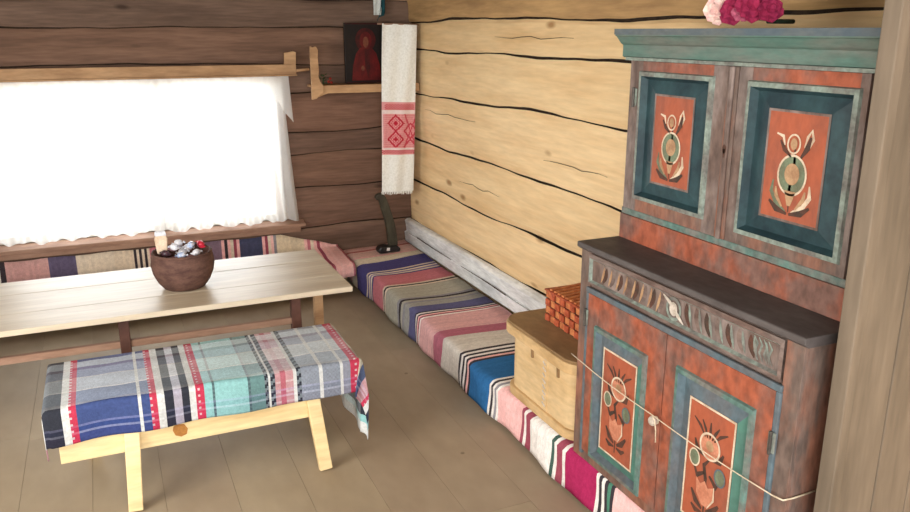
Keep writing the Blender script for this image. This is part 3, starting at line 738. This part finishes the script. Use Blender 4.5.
# carcasses
mb = MB(); F_ = Front(mb, XF)
mb.box(XF+.002, XW-.10, YRt, YL, BZ2, LT-.026, 0)
for a in (YL-.07, YRt): F_.block(a, a+.07, BZ2, LT-.03, -.002, .012, 0)
F_.block(YRt+.07, YL-.07, BZ2, BZ2+.055, -.002, .010, 0)
F_.block(YRt+.07, YL-.07, 1.035, LT-.03, -.002, .002, 2)
low = mb.build('lower_case', [brownred, topgrey, mauveH], cup, bevel=.003)
mb = MB(); mb.prism([(XF-.030, LT-.004), (XF-.030, LT-.022), (XF-.012, LT-.034), (XW-.085, LT-.034), (XW-.085, LT), (XF-.026, LT)], 'y', YRt-.012, YL+.012)
mb.build('lower_top', topgrey, cup, bevel=.004)
# teal band round the lower doors
mb = MB(); F_ = Front(mb, XF-.012)
aL, aR, zt, zb = YL-.062, YRt+.062, 1.055, BZ2+.03
F_.block(aR, aL, zt-.024, zt, -.002, .012, 0); F_.block(aL-.020, aL, zb, zt-.024, -.008, .010, 1); F_.block(aR, aR+.020, zb, zt-.024, -.008, .010, 1)
mb.build('door_surround', [tealB, tealB], cup, bevel=.004)
# carved frieze
mb = MB(); F_ = Front(mb, XF-.004)
fr0 = rect(YRt+.075, YL-.06, 1.066, LT-.038)
F_.frame(fr0, .012, (fr0[0]+.012, fr0[1]-.012, fr0[2]+.012, fr0[3]-.018), .016, [0, 0, 0, 0])
F_.frame((fr0[0]+.012, fr0[1]-.012, fr0[2]+.012, fr0[3]-.018), .016, (fr0[0]+.022, fr0[1]-.022, fr0[2]+.020, fr0[3]-.026), .004, [1, 1, 2, 1])
F_.fill((fr0[0]+.022, fr0[1]-.022, fr0[2]+.020, fr0[3]-.026), .004, 3)
mid = 2.17; zc = (fr0[2]+fr0[3]-.006)/2
for sgn in (-1, 1):
    for k in range(8):      # gouged leaf strokes fanning away from the middle boss
        a = mid + sgn*(.075 + .052*k); h = .042-.001*k
        pts = [(a-sgn*.022*math.sin(t*1.5)+sgn*.012, zc-h+2*h*t) for t in (q/7 for q in range(8))]
        F_.stroke(pts, .030, .0052, 4 if (k + (sgn < 0)) % 2 else 0)
        pts2 = [(a+sgn*.016-sgn*.020*math.sin(t*1.5)+sgn*.010, zc-h+2*h*t) for t in (q/7 for q in range(8))]
        F_.stroke(pts2, .014, .0060, 2 if sgn < 0 else 5)
F_.ring(mid, zc, .042, .045, .012, .008, 2); F_.disc(mid, zc, .022, .026, .009, 6)
F_.stroke([(mid+.06, zc+.04), (mid+.02, zc+.02), (mid-.03, zc-.02), (mid-.06, zc-.04)], .018, .010, 6)
for k in range(4):
    a = fr0[0]+.055+.02*k; F_.stroke([(a-.012, zc-.035), (a+.006, zc-.01), (a-.004, zc+.02), (a+.012, zc+.04)], .010, .0066, 2)
mb.build('carved_frieze', [mauveH, tealL, tealL, mauve, ink, buff, chalk], cup)
# cornice of the upper case
mb = MB(); F_ = Front(mb, XU)
mb.box(XU+.002, XW-.10, YRt, YL, LT+.0005, UT-.04, 0)
for a in (YL-.058, YRt): F_.block(a, a+.058, LT+.0005, UT-.1, -.002, .010, 3)
F_.block(YRt, YL+.002, LT+.0005, 1.345, -.002, .020, 1)
F_.block(YRt, YL+.002, 1.345, 1.372, -.002, .014, 2)
mb.build('upper_case', [mauve, orange, teal, mauve], cup, bevel=.003)
mb = MB()
mb.prism([(XU-.010, 1.995), (XU-.018, 2.0), (XU-.018, 2.045), (XU-.03, 2.052), (XU-.052, 2.078), (XU-.060, 2.082), (XU-.060, UT), (XW-.085, UT), (XW-.085, 1.995)], 'y', YRt-.045, YL+.05)
mb.build('cornice', mat('cornice_teal', (84, 112, 102), (104, 110, 102), scale=(9, 3, 12), rough=.6, lo=.42, hi=.66, bump=.2, fine=.14), cup)
mb = MB(); mb.box(XU-.064, XU-.058, YRt-.047, YL+.052, 2.086, UT+.001); mb.build('cornice_edge', mat('cornice_edge_blue', (80, 92, 100), (98, 102, 100), scale=(9, 5, 12), rough=.6), cup)
mb = MB(); mb.box(XU-.0245, XU-.010, YRt-.02, YL+.02, 1.985, 1.997); mb.build('cornice_bead', tealL, cup)

def door(X, a0, a1, z0, z1, pr, kind, flip):
    """Framed door: stiles and rails, moulding ring, coloured margin and a painted field (pr = panel outer rectangle)."""
    up = kind == 'upper'
    mb = MB(); F_ = Front(mb, X)
    T = .020
    F_.block(a0, a1, z0, z1, -.001, .002, 1)
    # stiles / rails as separate coloured boards round the panel
    F_.block(a0, pr[0], z0, z1, .002, T, 1); F_.block(pr[1], a1, z0, z1, .002, T, 1)
    F_.block(pr[0], pr[1], pr[3], z1, .002, T-.001, 0); F_.block(pr[0], pr[1], z0, pr[2], .002, T-.001, 2)
    d = mb.build('door', [orange, mauve if up else orange, brownred if up else orange], cup, bevel=.003)
    mb = MB(); F_ = Front(mb, X); q = lambda k: (pr[0]+k, pr[1]-k, pr[2]+k, pr[3]-k)
    F_.frame(q(-.012), T-.001, q(-.008), T+.010, 0); F_.frame(q(-.008), T+.010, q(.008), T+.012, 0); F_.frame(q(.008), T+.012, q(.022), .006, 1)
    mb.build('moulding', [tealL if up else teal, tealD if up else tealB], d)
    mb = MB(); F_ = Front(mb, X)
    mh, mv = (.088, .072) if up else ((.052, .062) if a0 > 2.1 else (.066, .075))
    i1 = (pr[0]+mh, pr[1]-mh, pr[2]+mv, pr[3]-mv); i2 = (i1[0]+.008, i1[1]-.008, i1[2]+.008, i1[3]-.008)
    F_.frame(q(.022), .006, i1, .016, [0, 0, 0, 0] if up else [5, 0, 0, 1])
    F_.frame(i1, .018, i2, .018, 2 if not up else 6); F_.fill(i2, .0175, 3)
    ca = (i2[0]+i2[1])/2; w = i2[1]-i2[0]; h = i2[3]-i2[2]; zb_ = i2[2]
    s = -1 if flip else 1
    Z = lambda t: zb_+h*t
    A = lambda t: ca+s*w*t
    d1, d2, d3 = .0185, .0195, .0205
    if up:
        F_.stroke([(A(0), Z(.08)), (A(.02), Z(.3)), (A(-.02), Z(.55)), (A(0), Z(.75))], .012, d1, 4)
        F_.disc(A(0), Z(.43), w*.24, w*.27, d1, 8); F_.ring(A(0), Z(.43), w*.26, w*.29, .007, d2, 7); F_.disc(A(0), Z(.44), w*.13, w*.15, d2, 9)
        F_.ring(A(.02), Z(.72), w*.12, w*.14, .006, d2, 7); F_.disc(A(.02), Z(.72), w*.06, w*.08, d2, 10)
        F_.stroke([(A(-.25), Z(.70)), (A(-.30), Z(.78)), (A(-.26), Z(.86)), (A(-.20), Z(.80)), (A(-.16), Z(.70))], .012, d1, 7)
        F_.stroke([(A(.18), Z(.70)), (A(.22), Z(.78)), (A(.34), Z(.80))], .012, d1, 7); F_.stroke([(A(-.12), Z(.60)), (A(-.22), Z(.70)), (A(-.26), Z(.80))], .020, d2, 4)
        F_.stroke([(A(.05), Z(.60)), (A(.18), Z(.66)), (A(.26), Z(.74))], .016, d2, 4)
        for q_ in (-1, 1):
            F_.stroke([(A(q_*.32), Z(.36)), (A(q_*.34), Z(.25)), (A(q_*.24), Z(.15)), (A(q_*.05), Z(.08))], .018, d1, 7 if q_ < 0 else 8)
            F_.stroke([(A(q_*.26), Z(.30)), (A(q_*.24), Z(.22)), (A(q_*.12), Z(.12))], .016, d2, 9)
            F_.stroke([(A(q_*.36), Z(.16)), (A(q_*.22), Z(.09)), (A(q_*.02), Z(.06))], .022, d2, 4)
        F_.shape([(A(-.10), Z(.28)), (A(.10), Z(.28)), (A(.03), Z(.14)), (A(-.03), Z(.14))], d2, 9)
    else:
        for k in range(5):      # feathered dark leaves at the top
            t = (k-2)*.13
            F_.stroke([(A(t*.4), Z(.76)), (A(t*.9), Z(.83)), (A(t*1.5), Z(.90-.012*abs(k-2)))], .013, d1, 4)
        F_.disc(A(-.02), Z(.70), w*.22, w*.22, d1, 9); F_.ring(A(-.02), Z(.70), w*.24, w*.24, .008, d2, 7); F_.disc(A(-.02), Z(.705), w*.09, w*.09, d2, 10)
        F_.stroke([(A(-.05), Z(.60)), (A(.08), Z(.52)), (A(.02), Z(.42)), (A(0), Z(.30))], .018, d1, 4)
        for q_ in (-1, 1):
            F_.stroke([(A(q_*.10), Z(.60)), (A(q_*.26), Z(.62)), (A(q_*.33), Z(.70))], .022, d1, 4)
            F_.stroke([(A(q_*.06), Z(.46)), (A(q_*.22), Z(.40)), (A(q_*.30), Z(.47))], .026, d1, 4)
            F_.disc(A(q_*.30), Z(.52 + .02*q_), w*.12, w*.15, d2, 8); F_.ring(A(q_*.30), Z(.52+.02*q_), w*.13, w*.16, .006, d3, 7 if q_ > 0 else 0)
            F_.stroke([(A(q_*.05), Z(.14)), (A(q_*.2), Z(.18)), (A(q_*.32), Z(.26))], .026, d1, 4)
            F_.stroke([(A(q_*.04), Z(.11)), (A(q_*.2), Z(.10)), (A(q_*.30), Z(.13))], .022, d1, 4)
        F_.shape([(A(-.20), Z(.39)), (A(-.06), Z(.35)), (A(.02), Z(.395)), (A(.12), Z(.35)), (A(.22), Z(.39)), (A(.20), Z(.26)), (A(.06), Z(.18)), (A(-.06), Z(.18)), (A(-.19), Z(.26))], d2, 9)
        F_.stroke([(A(-.20), Z(.39)), (A(-.21), Z(.28)), (A(-.08), Z(.18))], .008, d3, 7)
        F_.stroke([(A(0), Z(.18)), (A(.01), Z(.05))], .012, d1, 4)
    mb.build('panel', [tealD if up else tealB, tealG, cream, orangeD, ink, tealG, mauve, cream, sage, rose if not up else buff, buff], d)
    return d
d1_ = door(XF-.002, 2.185, YL-.082, BZ2+.052, 1.030, (2.292, 2.628, .305, .895), 'lower', False)
d2_ = door(XF-.002, YRt+.082, 2.180, BZ2+.052, 1.030, (1.735, 2.100, .305, .925), 'lower', False)
d3_ = door(XU, 2.205, YL-.058, 1.374, 1.984, (2.278, 2.690, 1.435, 1.935), 'upper', False)
d4_ = door(XU, YRt+.058, 2.150, 1.374, 1.984, (1.665, 2.090, 1.425, 1.930), 'upper', False)
mb = MB(); F_ = Front(mb, XU); F_.block(2.152, 2.203, 1.374, 1.984, 0, .024, 0); F_.block(2.165, 2.186, 1.374, 1.984, .024, .034, 1)
mb.build('centre_post', [brownred, mauve], cup, bevel=.004)
# knobs and hinges
KN = (XF-.022, 2.200, .675)
def knob(x, a, z, r, par, m_):
    mb = MB()
    b = len(mb.v); prof = [(r*.45, 0), (r*.4, .010), (r*.9, .016), (r, .024), (r*.8, .032), (r*.2, .036)]; n = 14
    for rr, d in prof:
        for k in range(n): mb.v.append((x-d, a+rr*math.cos(2*PI*k/n), z+rr*math.sin(2*PI*k/n)))
    for i in range(len(prof)-1):
        for k in range(n): mb.face((b+i*n+k, b+i*n+(k+1) % n, b+(i+1)*n+(k+1) % n, b+(i+1)*n+k))
    mb.face([b+(len(prof)-1)*n+k for k in range(n)])
    return mb.build('knob', m_, par, smooth=True)
kb = knob(KN[0], KN[1], KN[2], .020, d1_, chalk)
for (X_, a, z, par) in ((XF-.012, YRt+.072, .86, d2_), (XF-.012, YL-.074, .92, d1_), (XU-.010, YL-.056, 1.84, d3_)):
    mb = MB(); F_ = Front(mb, X_); F_.block(a-.014, a+.014, z-.035, z+.035, .010, .016, 0); mb.tube([(X_-.020, a, z-.04), (X_-.020, a, z+.04)], .006, 8, 1); mb.build('hinge', [tealL, iron], par, bevel=.002)
mb = MB(); F_ = Front(mb, XU); F_.disc(2.176, 1.70, .010, .016, .0348, 0); F_.stroke([(2.176, 1.70), (2.176, 1.67)], .009, .0348, 0, False); mb.build('keyhole', ink, cup)

# string stretched across the lower doors, looped round the knob
mb = MB()
SXx = XF-.046
pA, pB, pC_ = Vector((XF-.040, YL+.004, .724)), Vector((SXx-.004, KN[1], KN[2]+.027)), Vector((XF-.040, YRt+.028, .700))
pts = [pA+(pB-pA)*(k/8)+Vector((0, 0, -.010*math.sin(PI*k/8))) for k in range(9)] + [pB+(pC_-pB)*(k/8)+Vector((0, 0, -.008*math.sin(PI*k/8))) for k in range(1, 9)]
mb.tube(pts, .0021, 6)
mb.tube([(KN[0]-.0065, KN[1]+.0135*math.cos(t), KN[2]+.0135*math.sin(t)) for t in (2*PI*k/16 for k in range(17))], .003, 6)
mb.tube([pB, pB+Vector((-.004, -.024, -.012)), pB+Vector((-.004, -.034, -.05)), pB+Vector((0, -.032, -.10))], .0026, 6)
mb.tube([pC_, pC_+Vector((.012, -.030, -.002)), pC_+Vector((.05, -.036, 0)), pC_+Vector((.16, -.036, .004))], .0028, 6)
tag(mb.build('barrier_string', stringm, smooth=True), 'thin pale string stretched across the lower cupboard doors and looped on the knob', 'string')

# flowers on top of the cupboard
fl = thing('artificial_flowers', 'bunch of pink white and magenta cloth flowers lying on top of the cupboard', 'flowers', (2.10, 2.22, UT))
pkw = mat('pink_white_petal', (222, 176, 172), (236, 214, 200), scale=(30, 30, 30), rough=.8)
mgp = mat('magenta_petal', (150, 36, 72), (118, 24, 60), scale=(30, 30, 30), rough=.8)
mvp = mat('mauve_petal', (184, 96, 118), (150, 60, 92), scale=(30, 30, 30), rough=.8)
stg = mat('dark_green_stem', (56, 74, 62), (40, 54, 46), scale=(30, 30, 30), rough=.8)
def bloom(c, r, m_, n, aim, lift=.5):
    """Layered cloth petals opening towards 'aim'."""
    c = Vector(c); ax = Vector(aim).normalized(); e1 = ax.cross(Vector((0, 0, 1))).normalized(); e2 = e1.cross(ax); mb = MB()
    for ring, (k, rr, up) in enumerate(((n, r, lift*.25), (n-2, r*.76, lift*.6), (n-3, r*.48, lift*1.3))):
        for i in range(k):
            t = 2*PI*i/k + ring*.5; rr_ = rr*rnd.uniform(.88, 1.08)
            d = (e1*math.cos(t)+e2*math.sin(t)+ax*up).normalized(); s = (-e1*math.sin(t)+e2*math.cos(t)); b = c + ax*.004*ring
            mb.poly([b, b+d*rr_*.4+s*rr_*.34, b+d*rr_*.8+s*rr_*.38+ax*rr_*.12, b+d*rr_, b+d*rr_*.8-s*rr_*.38+ax*rr_*.12, b+d*rr_*.4-s*rr_*.34])
    return mb.build('bloom', m_, fl, solid=.002)
ZT = UT+.017
BL = [((2.035, 2.315, ZT+.045), .052, pkw, 7, (-.8, -.6, .1), .6), ((2.045, 2.265, ZT+.070), .052, pkw, 7, (-.7, -.7, .3), .8), ((2.030, 2.235, ZT+.042), .048, mgp, 7, (-.8, -.6, 0), .5),
      ((2.075, 2.320, ZT+.115), .054, pkw, 8, (-.8, -.5, .3), .8), ((2.085, 2.235, ZT+.130), .050, pkw, 7, (-.6, -.7, .4), .8), ((2.04, 2.150, ZT+.058), .060, mgp, 8, (-.7, -.8, .1), .6),
      ((2.030, 2.190, ZT+.036), .036, mvp, 6, (-.8, -.6, .1), .5), ((2.06, 2.095, ZT+.045), .046, mgp, 7, (-.6, -.9, .1), .6), ((2.075, 2.175, ZT+.108), .046, mvp, 7, (-.7, -.7, .3), .7)]
for a_ in BL: bloom(*a_)
mb = MB()
for a_ in BL:
    p = Vector(a_[0]) + Vector((.004, 0, -.006)); q = Vector((2.19, 2.22, ZT+.010))
    mb.tube([p, (p+q)/2+Vector((0, 0, -.004)), q], .004, 6)
mb.tube([(2.18, 2.22, ZT+.008), (2.32, 2.24, ZT+.008)], .008, 8)
mb.build('stem', stg, fl, smooth=True)

# ----------------------------------------------------------------- bentwood box and the red woven box on it
def rrect(x0, x1, y0, y1, r, n=8):
    P = []
    for cx, cy, t in ((x1-r, y1-r, 0), (x0+r, y1-r, PI/2), (x0+r, y0+r, PI), (x1-r, y0+r, 3*PI/2)):
        P += [(cx+r*math.cos(t+PI/2*k/n), cy+r*math.sin(t+PI/2*k/n)) for k in range(n+1)]
    return P
bz = BZ+.027
bb_ = thing('bentwood_box', 'pale bentwood box with a brown overhanging lid on the bench beside the cupboard', 'box', (2.04, 3.17, bz))
mb = MB(); mb.prism(rrect(1.856, 2.24, 2.83, 3.505, .10), 'z', bz+.03, .575); mb.build('box_side', boxw, bb_, smooth=False, bevel=.003)
mb = MB(); mb.prism(rrect(1.838, 2.255, 2.82, 3.525, .11), 'z', bz, bz+.048); mb.build('base_rim', boxrim, bb_, bevel=.006)
ld = thing('lid', '', '', (0, 0, 0)) if False else None
mb = MB(); mb.prism(rrect(1.830, 2.27, 2.812, 3.57, .12), 'z', .575, .628); lid = mb.build('lid', boxrim, bb_, bevel=.006)
mb = MB(); mb.prism(rrect(1.838, 2.262, 2.818, 3.562, .115), 'z', .628, .642); mb.build('lid_top', boxlid, lid, bevel=.004)
mb = MB(); mb.box(1.8510, 1.8558, 3.085, 3.135, bz+.05, .57)
for k in range(9):
    z = bz+.075+.031*k; mb.beam((1.8485, 3.095+.006*(k % 2), z), (1.8485, 3.122, z+.014), .004, .007, 1, side=(1, 0, 0))
mb.build('stitched_seam', [boxw, chalk], bb_)
for (y, z) in ((3.235, .545), (2.985, .540)):
    mb = MB(); mb.beam((1.852, y, z-.025), (1.852, y+.004, z+.028), .010, .016, 0, side=(1, 0, 0)); mb.build('peg', boxlid, bb_, bevel=.002)

wz = .6435
wk = thing('woven_box', 'small red woven bark box with a slatted lid sitting on the bentwood box', 'box', (2.12, 3.18, wz))
x0, x1, y0, y1, zt = 2.015, 2.24, 2.93, 3.40, wz+.165
mb = MB(); mb.box(x0+.006, x1-.006, y0+.006, y1-.006, wz, zt-.004); mb.build('inner_box', redd, wk)
mb = MB(); nr, nc, nd = 4, 10, 5; hh = (zt-wz)/nr
for k in range(nr):
    for c in range(nc):
        w = (y1-y0)/nc; up_ = (k+c) % 2; d = .010 if up_ else .004
        mb.box(x0+.006-d, x0+.008, y0+c*w+.004, y0+(c+1)*w-.004, wz+k*hh+.003, wz+(k+1)*hh-.003, 0 if up_ else 1)
    for c in range(nd):
        w = (x1-x0)/nd; up_ = (k+c) % 2; d = .010 if up_ else .004
        mb.box(x0+c*w+.004, x0+(c+1)*w-.004, y1-.008, y1-.006+d, wz+k*hh+.003, wz+(k+1)*hh-.003, 0 if up_ else 1)
mb.build('woven_side', [redw, redw2], wk, bevel=.004)
mb = MB(); mb.box(x0-.006, x1+.004, y0, y1+.006, zt-.003, zt+.006, 0)
for k in range(12):
    y = y0+.012+(y1-y0-.02)*k/12; mb.beam((x0+.004, y, zt+.010), (x1-.006, y+.03, zt+.010), .020, .010, 1, side=(0, 1, 0))
mb.build('lid', [redw, redw2], wk, bevel=.003)

# ----------------------------------------------------------------- light, world, camera
def area(name, loc, aim, size, sy, power, col):
    l = bpy.data.lights.new(name, 'AREA'); l.shape = 'RECTANGLE'; l.size = size; l.size_y = sy; l.energy = power; l.color = col
    o = bpy.data.objects.new(name, l); C.objects.link(o); o.location = loc
    o.rotation_euler = (Vector(aim)-Vector(loc)).to_track_quat('-Z', 'Y').to_euler(); return o
area('daylight_window', (.25, YW+.45, 1.35), (.35, 4.4, .5), 2.0, 1.2, 120, (.95, .98, 1))
area('left_fill_light', (XL+.15, 2.6, 1.75), (2.3, 3.7, 1.0), 2.6, 1.4, 185, (1, .97, .91))  # added soft fill beside the left wall, which has no window
area('rear_fill_light', (-.4, YB+.1, 2.0), (1.2, 4.4, .7), 2.4, 1.2, 120, (1, .97, .92))  # added fill from behind the camera, no doorway there

w = bpy.data.worlds.new('overcast'); bpy.context.scene.world = w; w.use_nodes = True
bg = w.node_tree.nodes['Background']; bg.inputs[0].default_value = (.96, .98, 1, 1); bg.inputs[1].default_value = 3.4

cam = bpy.data.cameras.new('camera'); co = bpy.data.objects.new('camera', cam); C.objects.link(co)
co.location = (0, 0, 2.1); cam.sensor_width = 36; cam.lens = 36*795/910; cam.clip_start = .05
co.rotation_euler = (math.radians(90-15.8), 0, math.radians(-23.8))
sc = bpy.context.scene; sc.camera = co
sc.view_settings.view_transform = 'Standard'; sc.view_settings.look = 'None'; sc.view_settings.exposure = 0; sc.view_settings.gamma = 1
